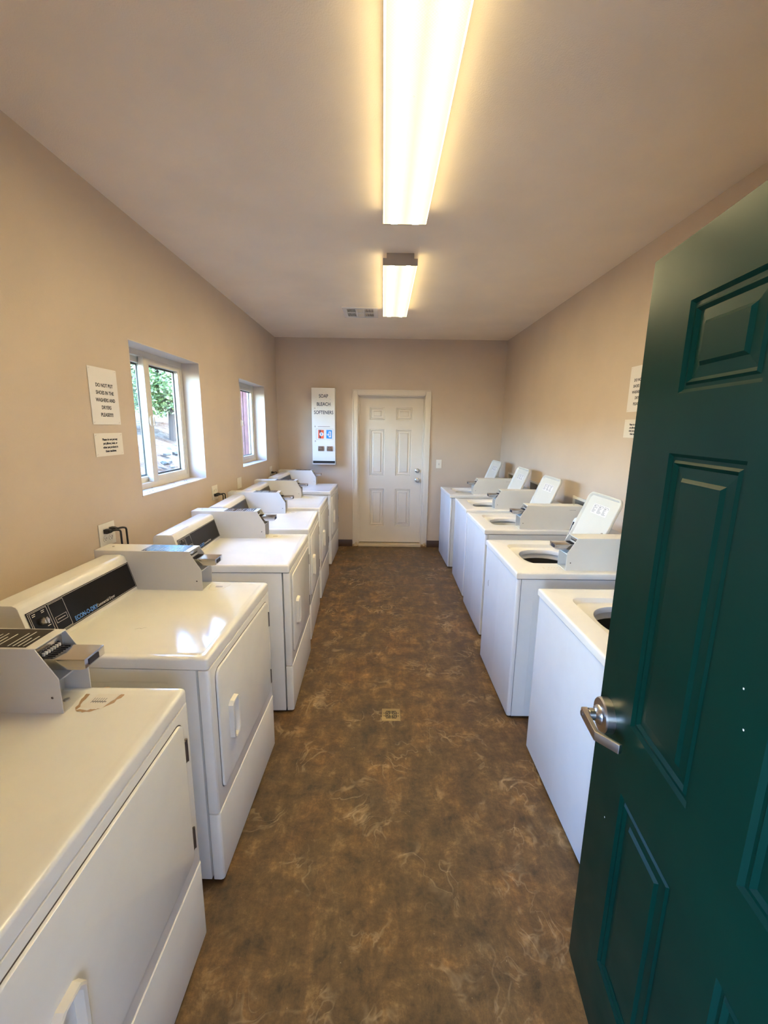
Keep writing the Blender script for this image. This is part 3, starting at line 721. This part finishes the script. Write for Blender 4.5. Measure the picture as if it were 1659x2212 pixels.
# ------------------------------------------------------------------ ceiling fixtures and vent
def fixture(y0, y1, label):
    cx = .1005; zb = 2.712
    root = empty('ceiling_light', (cx, (y0+y1)/2, ZC), label=label, category='ceiling light', group='wraparound fluorescent ceiling lights')
    hy = (y1-y0)/2; z0 = zb-ZC; hw = .1125
    P = [(-hw, z0+.040), (-hw, z0+.004), (-hw+.004, z0), (hw-.004, z0), (hw, z0+.004), (hw, z0+.040), (hw-.002, z0+.040), (hw-.002, z0+.0045), (hw-.0045, z0+.002), (-hw+.0045, z0+.002), (-hw+.002, z0+.0045), (-hw+.002, z0+.040)]
    MB().prism(P, 'y', -hy+.004, hy-.004).build('lens', M_LENS, root, smooth=False)
    b = MB(); b.box(-.088, .088, -hy, hy, -.034, 0, .003); b.box(-.1115, .1115, -hy+.003, hy-.003, -.0365, -.0325); b.build('housing', M_PLAST, root)
    for a, c in ((-hy-.002, -hy+.006), (hy-.006, hy+.002)):
        MB().prism([(-.090, .0), (-.090, -.032), (-hw-.002, -.032), (-hw-.002, z0-.001), (hw+.002, z0-.001), (hw+.002, -.032), (.090, -.032), (.090, 0)], 'y', a, c, .001).build('end_cap', M_FIXEND, root)  # cap colour carries the shade of being backlit
    for xx in (-.056, .056):
        t = MB(); t.lathe([(0, -hy+.05), (.013, -hy+.05), (.013, hy-.05), (0, hy-.05)], Matrix.Translation((xx, 0, z0+.025)) @ Matrix.Rotation(-PI/2, 4, 'X'), 12, False)
        t.build('fluorescent_tube', M_TUBE, root)
M_TUBE = mat('lit_fluorescent_tube', (.8, .8, .8), .4, emit=(1, .92, .7), estr=3.0)
fixture(1.165, 2.500, 'long white ceiling light nearest the camera, cut by the top edge')
fixture(3.075, 4.425, 'smaller-looking white ceiling light beside the air vent')

root = empty('air_vent', (-.237, 4.57, ZC), label='white rectangular ceiling air vent beside the farther ceiling light', category='vent')
hx, hy = .172, .185
b = holed('z', -.008, 0, -hx, hx, -hy, hy, [(-.130, -.045, -.145, -.012), (-.130, -.045, .012, .145), (-.032, .032, -.145, -.012), (-.032, .032, .012, .145), (.045, .130, -.145, -.012), (.045, .130, .012, .145)])
b.build('grille_frame', M_WHITE, root, smooth=False)
b = MB()
for (a, c) in ((-.130, -.045), (.045, .130)):
    for (d, e) in ((-.145, -.012), (.012, .145)):
        for k in range(8):
            xx = a+(k+.5)*(c-a)/8; b.box(xx-.0020, xx+.0020, d, e, -.007, -.0015)
for k in range(12):
    yy = -.145+(k+.5)*.133/12; b.box(-.032, .032, yy-.0035, yy+.0035, -.007, -.0015); b.box(-.032, .032, yy+.157-.0042, yy+.157+.0042, -.0072, -.0015)
b.build('louver', M_PLAST, root, smooth=False)
MB().box(-.140, .140, -.155, .155, -.0012, -.0002).build('vent_backing', M_DARK, root, smooth=False)

# ------------------------------------------------------------------ floor drains
def drain_square(x, y, s, label):
    root = empty('floor_drain', (x, y, 0), label=label, category='drain')
    MB().box(-s, s, -s, s, -.001, .0015, .0005).build('drain_rim', M_BRASS, root)
    b = MB()
    for k, q in enumerate((.012, .021, .030)):
        for (a, c, d, e) in ((-q, -.002, q-.003, q+.003), (.002, q, q-.003, q+.003), (-q, -.002, -q-.003, -q+.003), (.002, q, -q-.003, -q+.003), (q-.003, q+.003, -q*.8, -.002), (q-.003, q+.003, .002, q*.8), (-q-.003, -q+.003, -q*.8, -.002), (-q-.003, -q+.003, .002, q*.8)):
            b.box(a, c, d, e, .0014, .0020)
    for sx in (-1, 1):
        for sy in (-1, 1): b.box(sx*.041-.003, sx*.041+.003, sy*.012-.003, sy*.012+.003, .0014, .0020)
    b.build('drain_slots', M_DARK, root, smooth=False)
drain_square(.070, 2.240, .054, 'square brass floor drain in the middle of the aisle')
root = empty('floor_drain', (.056, 3.775, 0), label='small dark round floor drain farther down the aisle', category='drain')
b = MB(); b.lathe([(0, 0), (.056, 0), (.054, .0015), (0, .0015)], None, 32, False); b.build('drain_rim', mat('worn_bronze', (.30, .2, .1), .5, .5), root)
b = MB()
for k in range(9):
    xx = -.040+k*.010; hh = math.sqrt(.047**2-xx*xx)
    b.box(xx-.0028, xx+.0028, -hh, -.006, .0014, .0019); b.box(xx-.0028, xx+.0028, .006, hh, .0014, .0019)
b.build('drain_slots', M_DARK, root, smooth=False)

# ------------------------------------------------------------------ paper signs
def sign(wall, y0, y1, z0, z1, big, label, skew=0):
    s = 1 if wall == 'L' else -1
    x = XL+.0015 if wall == 'L' else XR-.0015
    ya = y0 if wall == 'L' else y1          # the reader's left edge
    M = frame((x, ya, z0), (0, s, 0), (0, 0, 1))
    root = empty('paper_sign', (x, (y0+y1)/2, z0), label=label, category='sign')
    inv = Matrix.Translation(-Vector(root.location))
    wd, ht = y1-y0, z1-z0
    b = MB(); t = MB(); t.box(0, wd, 0, ht, .0002, .0012); b.take(t.bm, M)
    bmesh.ops.transform(b.bm, matrix=inv, verts=b.bm.verts); b.build('sheet', M_PAPER if big else M_PAPER2, root, smooth=False)
    Mt = inv @ M @ Matrix.Translation((0, 0, .0015))
    if big:
        for k, ln in enumerate(['DO NOT PUT', 'SHOES IN THE', 'WASHERS AND', 'DRYERS', 'PLEASE!!!!!']):
            text(ln, .0245, M_INK, Mt @ Matrix.Translation((wd*.52, ht*(.665-.130*k), 0)), 'lettering', root, .90, .0006, 'CENTER')
    else:
        for k, ln in enumerate(['Please do not put any', 'pet pillows, beds, or', 'other pet products in', 'these machines.']):
            text(ln, .0152, M_INK, Mt @ Matrix.Translation((wd*.53, ht*(.68-.170*k), 0)), 'lettering', root, .92, .0007, 'CENTER')
    for u in (.012, wd-.012):
        for v in (.010, ht-.010):
            b = MB(); t = MB(); t.box(-.005, .005, -.0007, .0007, 0, .0012); b.take(t.bm, Mt @ Matrix.Translation((u, v, -.0003)) @ Matrix.Rotation(.3, 4, 'Z')); b.build('staple', M_SILVER, root)
sign('L', 2.128, 2.353, 1.660, 1.937, True, 'large white paper sign about shoes, left of the nearer window')
sign('L', 2.124, 2.351, 1.502, 1.617, False, 'small white paper sign about pet products, left of the nearer window')
sign('R', 2.662, 2.885, 1.784, 2.067, True, 'large white shoe warning sign on right wall, partly behind the green door')
sign('R', 2.662, 2.888, 1.620, 1.736, False, 'small pet notice on right wall, partly behind the green door')

# ------------------------------------------------------------------ outlets, plates, cords, switch
def plate(y, z, wd, ht, kind, label):
    root = empty('outlet_plate' if kind != 'blank' else 'blank_plate', (XL, y, z), label=label, category='outlet' if kind != 'blank' else 'wall plate')
    b = MB(); b.box(0, .006, -wd/2, wd/2, -ht/2, ht/2, .0025); b.build('cover', M_PLAST, root)
    if kind != 'blank':
        for gy in ((-.023, .023) if kind == 'double' else (0,)):
            for gz in (-.020, .020):
                b = MB(); b.lathe([(0, 0), (.0165, 0), (.0160, .0025), (0, .0025)], Matrix.Translation((.006, gy, gz)) @ Matrix.Rotation(PI/2, 4, 'Y'), 20, False); rc = b.build('receptacle', M_PLAST, root)
                b = MB(); b.box(.0084, .0090, gy-.0075, gy-.0055, gz-.002, gz+.007); b.box(.0084, .0090, gy+.0055, gy+.0075, gz-.002, gz+.007); b.box(.0084, .0090, gy-.002, gy+.002, gz-.009, gz-.005); b.build('slot', M_DARK, rc, smooth=False)
    else:
        for gz in (-.042, .042): MB().lathe([(0, 0), (.003, 0), (.002, .001), (0, .001)], Matrix.Translation((.006, 0, gz)) @ Matrix.Rotation(PI/2, 4, 'Y'), 10, False).build('screw', M_STEEL, root)
plate(2.135, 1.108, .126, .120, 'double', 'white double-gang outlet plate above the second dryer, two black plugs in it')
plate(3.568, 1.105, .116, .118, 'double', 'white outlet plate under the far corner of the nearer window')
plate(4.198, 1.105, .116, .106, 'blank', 'blank white wall plate between the two windows')
plate(5.410, 1.100, .100, .118, 'single', 'white outlet plate beside the back corner past the farther window')
def cord(y, z, dy, label, grp=None):
    root = empty('power_cord', (XL+.008, y, z), label=label, category='power cord')
    if grp: root['group'] = grp
    b = MB(); b.box(0, .022, -.014, .014, -.012, .012, .005); b.prism([(.020, -.011), (.020, .011), (.034, .007), (.034, -.007)], 'y', -.010, .010, .003); b.build('plug', M_RUB, root)
    pts = []
    for k in range(15):
        t = k/14
        if t < .4:
            a = t/.4; pts.append((.030+.030*math.sin(a*PI/2), dy*a*.6, .006*math.sin(a*PI)-.004*a))
        else:
            a = (t-.4)/.6; pts.append((.060-.012*a, dy*(.6+.4*a), -.004-.30*a**1.25))
    MB().tube(pts, .0048, 8).build('cable', M_RUB, root)
cord(2.112, 1.128, .055, 'black plug and cord on the left half of the double outlet plate')
cord(2.158, 1.130, .060, 'black plug and cord on the right half of the double outlet plate')
cord(3.592, 1.087, .060, 'black plug and cord low in the outlet under the nearer window')
cord(3.546, 1.087, .050, 'second black cord looping behind the first, under the nearer window')
cord(5.410, 1.082, .055, 'black plug and cord in the outlet by the back corner')
root = empty('light_switch', (.770, YB, 1.180), label='white toggle light switch on the back wall right of the door', category='switch')
b = MB(); b.box(-.037, .037, -.006, 0, -.058, .058, .0025); b.build('cover', M_PLAST, root)
b = MB(); b.box(-.006, .006, -.0075, -.005, -.012, .012, .001); b.prism([(-.006, -.004), (-.017, -.012), (-.017, -.016), (-.006, -.011)], 'x', -.0045, .0045, .001); b.build('toggle', M_SILVER, root)
# recessed supply boxes behind the washers
for i, (y0, y1, z0, z1) in enumerate(UB):
    root = empty('washer_supply_box', (XR, (y0+y1)/2, z0), label=['recessed white supply box in the wall behind the third washer', 'recessed white supply box in the wall behind the fourth washer', 'recessed supply box in the right wall nearest the back corner'][i], category='supply box')
    def put(o): o.location = -Vector(root.location); return o
    b = holed('x', XR-.008, XR+.0, y0-.022, y1+.022, z0-.022, z1+.022, [(y0, y1, z0, z1)])
    b.box(XR, XR+.085, y0, y0+.003, z0, z1); b.box(XR, XR+.085, y1-.003, y1, z0, z1); b.box(XR, XR+.085, y0+.003, y1-.003, z1-.003, z1); b.box(XR, XR+.085, y0+.003, y1-.003, z0, z0+.003); 
    put(b.build('box_frame', M_PLAST, root, smooth=False))
    put(MB().box(XR+.085, XR+.088, y0, y1, z0, z1).build('box_back', M_DARK, root))
    for yy in (y0+.06, y1-.06):
        b = MB(); b.lathe([(0, 0), (.012, 0), (.012, .05), (.018, .055), (.018, .075), (0, .075)], Matrix.Translation((XR+.045, yy, z0+.003)), 14, False); put(b.build('valve', M_BRASS, root))
    for yy, mm in ((y0+.06, M_RUB), (y1-.06, M_RUB)):
        pts = [(XR+.045, yy, z0+.075), (XR+.02, yy, z0+.11), (XR-.012, yy, z0+.09), (XR-.016, yy, z0+.02), (XR-.018, yy, z0-.15), (XR-.018, yy, z0-.4)]
        P = []
        for k in range(len(pts)-1):
            for q in range(4): t = q/4; P.append(tuple(pts[k][c]*(1-t)+pts[k+1][c]*t for c in range(3)))
        put(MB().tube(P, .009, 8).build('hose', mm, root))

# ------------------------------------------------------------------ soap dispenser on the back wall
root = empty('soap_dispenser', (-.780, YB, 1.165), label='tall narrow white soap, bleach and softener vending box on the back wall', category='vending box')
hw = .151; D = .135; HT = .985
b = MB(); b.box(-hw, -hw+.004, -D, 0, 0, HT, .001); b.box(hw-.004, hw, -D, 0, 0, HT, .001); b.box(-hw, hw, -D, 0, HT-.004, HT, .001); b.box(-hw, hw, -.004, 0, 0, HT); b.box(-hw, hw, -D-.008, 0, 0, .012, .002); b.box(-hw, hw, -.07, -.066, 0, .05)
b.build('case', M_WHITE, root)
MB().box(-hw+.001, hw-.001, -D-.002, -D+.006, .047, HT-.001, .0015).build('front_door', M_WHITE, root)
MB().box(-hw+.005, hw-.005, -D+.01, -.03, .012, .046).build('pickup_tray', M_DARK, root)
Mf = frame((0, -D-.0024, 0), (1, 0, 0), (0, 0, 1))
rr = random.Random(9); s1, s2 = [], []
for k in range(230):
    a = rr.random()*2*PI; q = math.sqrt(rr.random()); u = q*.112*math.cos(a); v = .80+q*.145*math.sin(a); l = .003+.012*rr.random()
    (s1 if k % 2 else s2).append((u, v, l, rr.random()*PI, .0015+.003*rr.random()))
for nm, lst, mm in (('splash_art', s1, mat('pale_grey_print', (.55, .56, .60), .5)), ('splash_art', s2, mat('pale_green_print', (.62, .68, .66), .5))):
    b = MB()
    for u, v, l, a, h_ in lst:
        t = MB(); t.box(-l/2, l/2, -h_/2, h_/2, 0, .0002); b.take(t.bm, Mf @ Matrix.Translation((u, v, 0)) @ Matrix.Rotation(a, 4, 'Z'))
    b.build(nm, mm, root, smooth=False)
Mt = Mf @ Matrix.Translation((0, 0, .0004))
for ln, v, sz, sx in (('SOAP', .862, .062, .78), ('BLEACH', .760, .062, .80), ('SOFTENERS', .655, .062, .78)):
    text(ln, sz, M_NAVY, Mt @ Matrix.Translation((.005, v, 0)), 'lettering', root, sx, .0009, 'CENTER')
strips(Mt, [(-.075, .085, .492, .496)]).build('small_print', M_INK, root, smooth=False)
def put2(mb, nm, mm): return mb.build(nm, mm, root)
for v in (.727, .495, .305):
    b = MB(); t = MB(); t.lathe([(0, 0), (.010, 0), (.009, .005), (0, .006)], None, 14, False); b.take(t.bm, Mf @ Matrix.Translation((-.112, v, 0))); b.build('lock', M_STEEL, root)
fr = holed('z', 0, .0012, -.100, .128, .325, .468, [(-.094, .122, .331, .462)]); bmesh.ops.transform(fr.bm, matrix=Mf, verts=fr.bm.verts); fr.build('product_window', M_SILVER, root, smooth=False)
for (u, mm, m2, nm) in ((-.034, M_RED, M_NAVY, 'sample_packet'), (.073, M_CYAN, M_WHITE, 'sample_packet')):
    b = MB(); t = MB(); t.box(-.037, .037, -.055, .055, 0, .002, .0008); b.take(t.bm, Mt @ Matrix.Translation((u, .396, 0)) @ Matrix.Rotation(-.03, 4, 'Z')); pk = b.build(nm, mm, root, label='red and navy soap packet' if mm is M_RED else 'blue softener packet with white bottle shape')
    Mp = Mt @ Matrix.Translation((u, .396, .0021))
    if mm is M_RED:
        strips(Mp, [(-.020, -.004, -.055, .055)]).build('packet_stripe', M_NAVY, pk, smooth=False)
        b = MB(); t = MB(); t.lathe([(0, .0004), (.026, .0004), (.026, .0008), (0, .0008)], None, 24, False); b.take(t.bm, Mp @ Matrix.Translation((.006, .0, 0))); b.build('packet_emblem', M_WHITE, pk)
        strips(Mp @ Matrix.Translation((.006, 0, .0008)), [(-.012, .010, .006, .014), (-.006, .008, -.014, .002)]).build('packet_print', M_BLUE, pk, smooth=False)
    else:
        strips(Mp, [(-.006, .024, -.040, .036), (-.030, -.008, -.014, .004)]).build('packet_emblem', M_WHITE, pk, smooth=False)
        strips(Mp @ Matrix.Translation((0, 0, .0004)), [(.002, .014, -.026, .026), (-.028, -.012, -.008, -.002)]).build('packet_print', M_BLUE, pk, smooth=False)
for u in (-.036, .078):
    b = MB(); t = MB(); t.box(-.038, .038, -.032, .032, 0, .010, .002); t.box(-.020, .022, -.008, .010, .010, .030, .002); b.take(t.bm, Mf @ Matrix.Translation((u, .208, 0))); cm = b.build('coin_mechanism', M_BRASSY, root)
    b = MB(); t = MB(); t.box(-.050, -.040, -.020, .016, .0, .006, .002); b.take(t.bm, Mf @ Matrix.Translation((u, .208, 0))); b.build('price_tag', M_WHITE, cm)
    strips(Mf @ Matrix.Translation((u, .208, .0102)), [(-.026, -.010, .014, .022), (.004, .024, .014, .020), (-.028, -.022, -.022, .010)]).build('coin_slot', M_INK, cm, smooth=False)

# ------------------------------------------------------------------ outside
def bank(x):
    d = max(0, -x-2.6); return -.15+1.45*(1-math.exp(-d/2.2))+.045*d+.02*max(0, d-9)**1.6
def ground_mat():
    m = mat('rocky_soil', (.55, .45, .35), .9); v = coord(m)
    n = noise(m, v, 1.3, 6, .65); n2 = noise(m, v, 9, 6, .7)
    c = mix(m, .6, ramp(m, n, [(.35, (.10, .055, .03)), (.5, (.15, .105, .07)), (.65, (.21, .175, .13))]), ramp(m, n2, [(.40, (.35, .3, .27)), (.56, (1.2, 1.2, 1.2))]), 'MULTIPLY')
    L(m, c, bsdf(m).inputs['Base Color']); L(m, bump(m, n2, 1.0, .12), bsdf(m).inputs['Normal']); return m
M_SOIL = ground_mat(); bsdf(M_SOIL).inputs['Specular IOR Level'].default_value = 0
b = MB(); nx, ny = 56, 60; g = []
rr = random.Random(4)
for j in range(ny+1):
    row = []
    for i in range(nx+1):
        x = -1.62-i*.5; y = -6+j*.75
        d = max(0, -x-2.4)
        z = bank(x)+.12*math.sin(x*1.7+y*.6)*min(1, d*.4)+.10*math.sin(y*1.3-x)*min(1, d*.4)
        row.append(b.bm.verts.new((x, y, min(z, 7))))
    g.append(row)
for j in range(ny):
    for i in range(nx): b.bm.faces.new((g[j][i], g[j][i+1], g[j+1][i+1], g[j+1][i]))
o = b.build('ground', M_SOIL, recalc=True); o['kind'] = 'structure'
M_CONC = mat('sunlit_concrete_pad', (.42, .33, .25), .9)
struct('added_shade_canopy', MB().box(-2.6, 2.8, -3.15, YF0-.001, 2.46, 2.60), M_CEIL, smooth=False)  # unseen slab, added over the doorway to cut sky light indoors
struct('added_shade_wall', MB().box(-2.6, 2.8, -5.4, -5.2, -.15, 3.6).box(2.6, 2.8, -5.2, YF0-.01, -.15, 2.46), M_SHADEW, smooth=False)  # unseen walls, added to block daylight coming in at the doorway
struct('path', MB().box(-1.62, 14, -14, YF0-.002, -.30, -.14), M_CONC, smooth=False)
M_LEAF = [mat('leaf_green_a', (.17, .22, .06), .5), mat('leaf_green_b', (.30, .34, .14), .5), mat('leaf_green_c', (.10, .15, .045), .5)]
M_BARK = mat('grey_bark', (.06, .042, .03), .9, spec=0)
for mm in M_LEAF: bsdf(mm).inputs['Transmission Weight'].default_value = 0
def tree(x, y, z, h_, r_, n, seed, label):
    rr = random.Random(seed); root = empty('tree', (x, y, z), label=label, category='tree', group='trees on the bank outside the windows')
    b = MB(); b.tube([(0, 0, -.2), (.05, .03, h_*.3), (-.05, .08, h_*.6), (0, 0, h_*.92)], .10, 8)
    for k in range(7):
        a = rr.random()*6.28; zz = h_*(.2+.1*k); b.tube([(0, 0, zz), (r_*.5*math.cos(a), r_*.5*math.sin(a), zz+.4), (r_*.85*math.cos(a), r_*.85*math.sin(a), zz+.6)], .03, 6)
    b.build('trunk', M_BARK, root)
    blobs = []
    for k in range(26):
        a = rr.random()*6.28; q = r_*.75*math.sqrt(rr.random()); zz = h_*(.30+.68*rr.random()); blobs.append((q*math.cos(a), q*math.sin(a), zz, r_*(.25+.25*rr.random())))
    for mi, mm in enumerate(M_LEAF):
        b = MB(); bm = b.bm
        for k in range(n//3):
            c = rr.choice(blobs); u = Vector((rr.gauss(0, 1), rr.gauss(0, 1), rr.gauss(0, 1))).normalized()*c[3]*(.55+.45*rr.random()); p = Vector(c[:3])+u
            s = .035+.05*rr.random(); d = Vector((rr.gauss(0, 1), rr.gauss(0, 1), rr.gauss(0, .6))).normalized(); e = d.orthogonal().normalized()
            bm.faces.new([bm.verts.new(p+d*s), bm.verts.new(p+e*s*.5), bm.verts.new(p-d*s), bm.verts.new(p-e*s*.5)])
        b.build('foliage', mm, root, smooth=False)
for i, (x, y, h_, r_, lab) in enumerate([(-6.6, 13.6, 3.9, 1.6, 'bushy green tree nearest the nearer window'), (-9.3, 17.1, 4.2, 1.8, 'leafy tree farther back seen through the left pane of the nearer window'),
                                         (-11.8, 25.5, 5.6, 2.3, 'tall leafy tree farthest up the bank'), (-5.3, 17.4, 3.9, 1.2, 'slim green tree seen through the farther window'), (-13.2, 20.6, 4.8, 1.9, 'green tree high on the bank at the left')]):
    tree(x, y, bank(x), h_, r_, 24000, 20+i, lab)
rr = random.Random(8); M_ROCK = mat('pale_rock', (.15, .13, .105), .9, spec=0)
rk = None
placed = []
for k in range(160):
    if len(placed) > 34: break
    x = -3.4-rr.random()*2.4; y = x*-2.0+(rr.random()-.35)*2.6+.6; s = .04+.09*rr.random()
    if any(math.hypot(x-a_, y-b_) < 1.3*(s+c_) for a_, b_, c_ in placed): continue
    placed.append((x, y, s))
    b = MB(); t = bmesh.new(); bmesh.ops.create_icosphere(t, subdivisions=2, radius=s)
    for v in t.verts: v.co *= 1+rr.uniform(-.18, .18); v.co.z *= .6
    b.take(t); o = b.build('rock', M_ROCK, smooth=False); o.location = (x, y, bank(x)+s*.15)
    o['label'] = 'pale rock lying on the sunlit bank outside the nearer window'; o['category'] = 'rock'; o['group'] = 'rocks on the bank'
# reddish timber shed beyond the farther window
def plank():
    m = mat('red_painted_boards', (.50, .22, .17), .8); v = coord(m); wv = N(m, 'ShaderNodeTexWave'); wv.inputs['Scale'].default_value = 2.4; wv.bands_direction = 'X'; L(m, v, wv.inputs['Vector'])
    bsdf(m).inputs['Specular IOR Level'].default_value = 0
    L(m, mix(m, .5, ramp(m, wv.outputs[0], [(0, (.04, .015, .012)), (.12, (.15, .062, .048)), (1, (.12, .050, .04))]), ramp(m, noise(m, v, 9, 5), [(.4, (.8,)*3), (.65, (1.3,)*3)]), 'MULTIPLY'), bsdf(m).inputs['Base Color']); return m
root = empty('shed', (-2.12, 9.6, -.15), label='red boarded shed seen through the farther window', category='shed')
MB().box(-.70, 1.2, -1.3, 1.3, 0, 3.0, .01).build('wall', plank(), root)
MB().box(-.9, 1.4, -1.5, 1.5, 3.0, 3.12, .01).build('roof', M_DARK, root)
b = MB(); b.box(-.735, -.68, -1.335, -1.28, 0, 3.0, .004); b.build('corner_board', M_BARK, root)
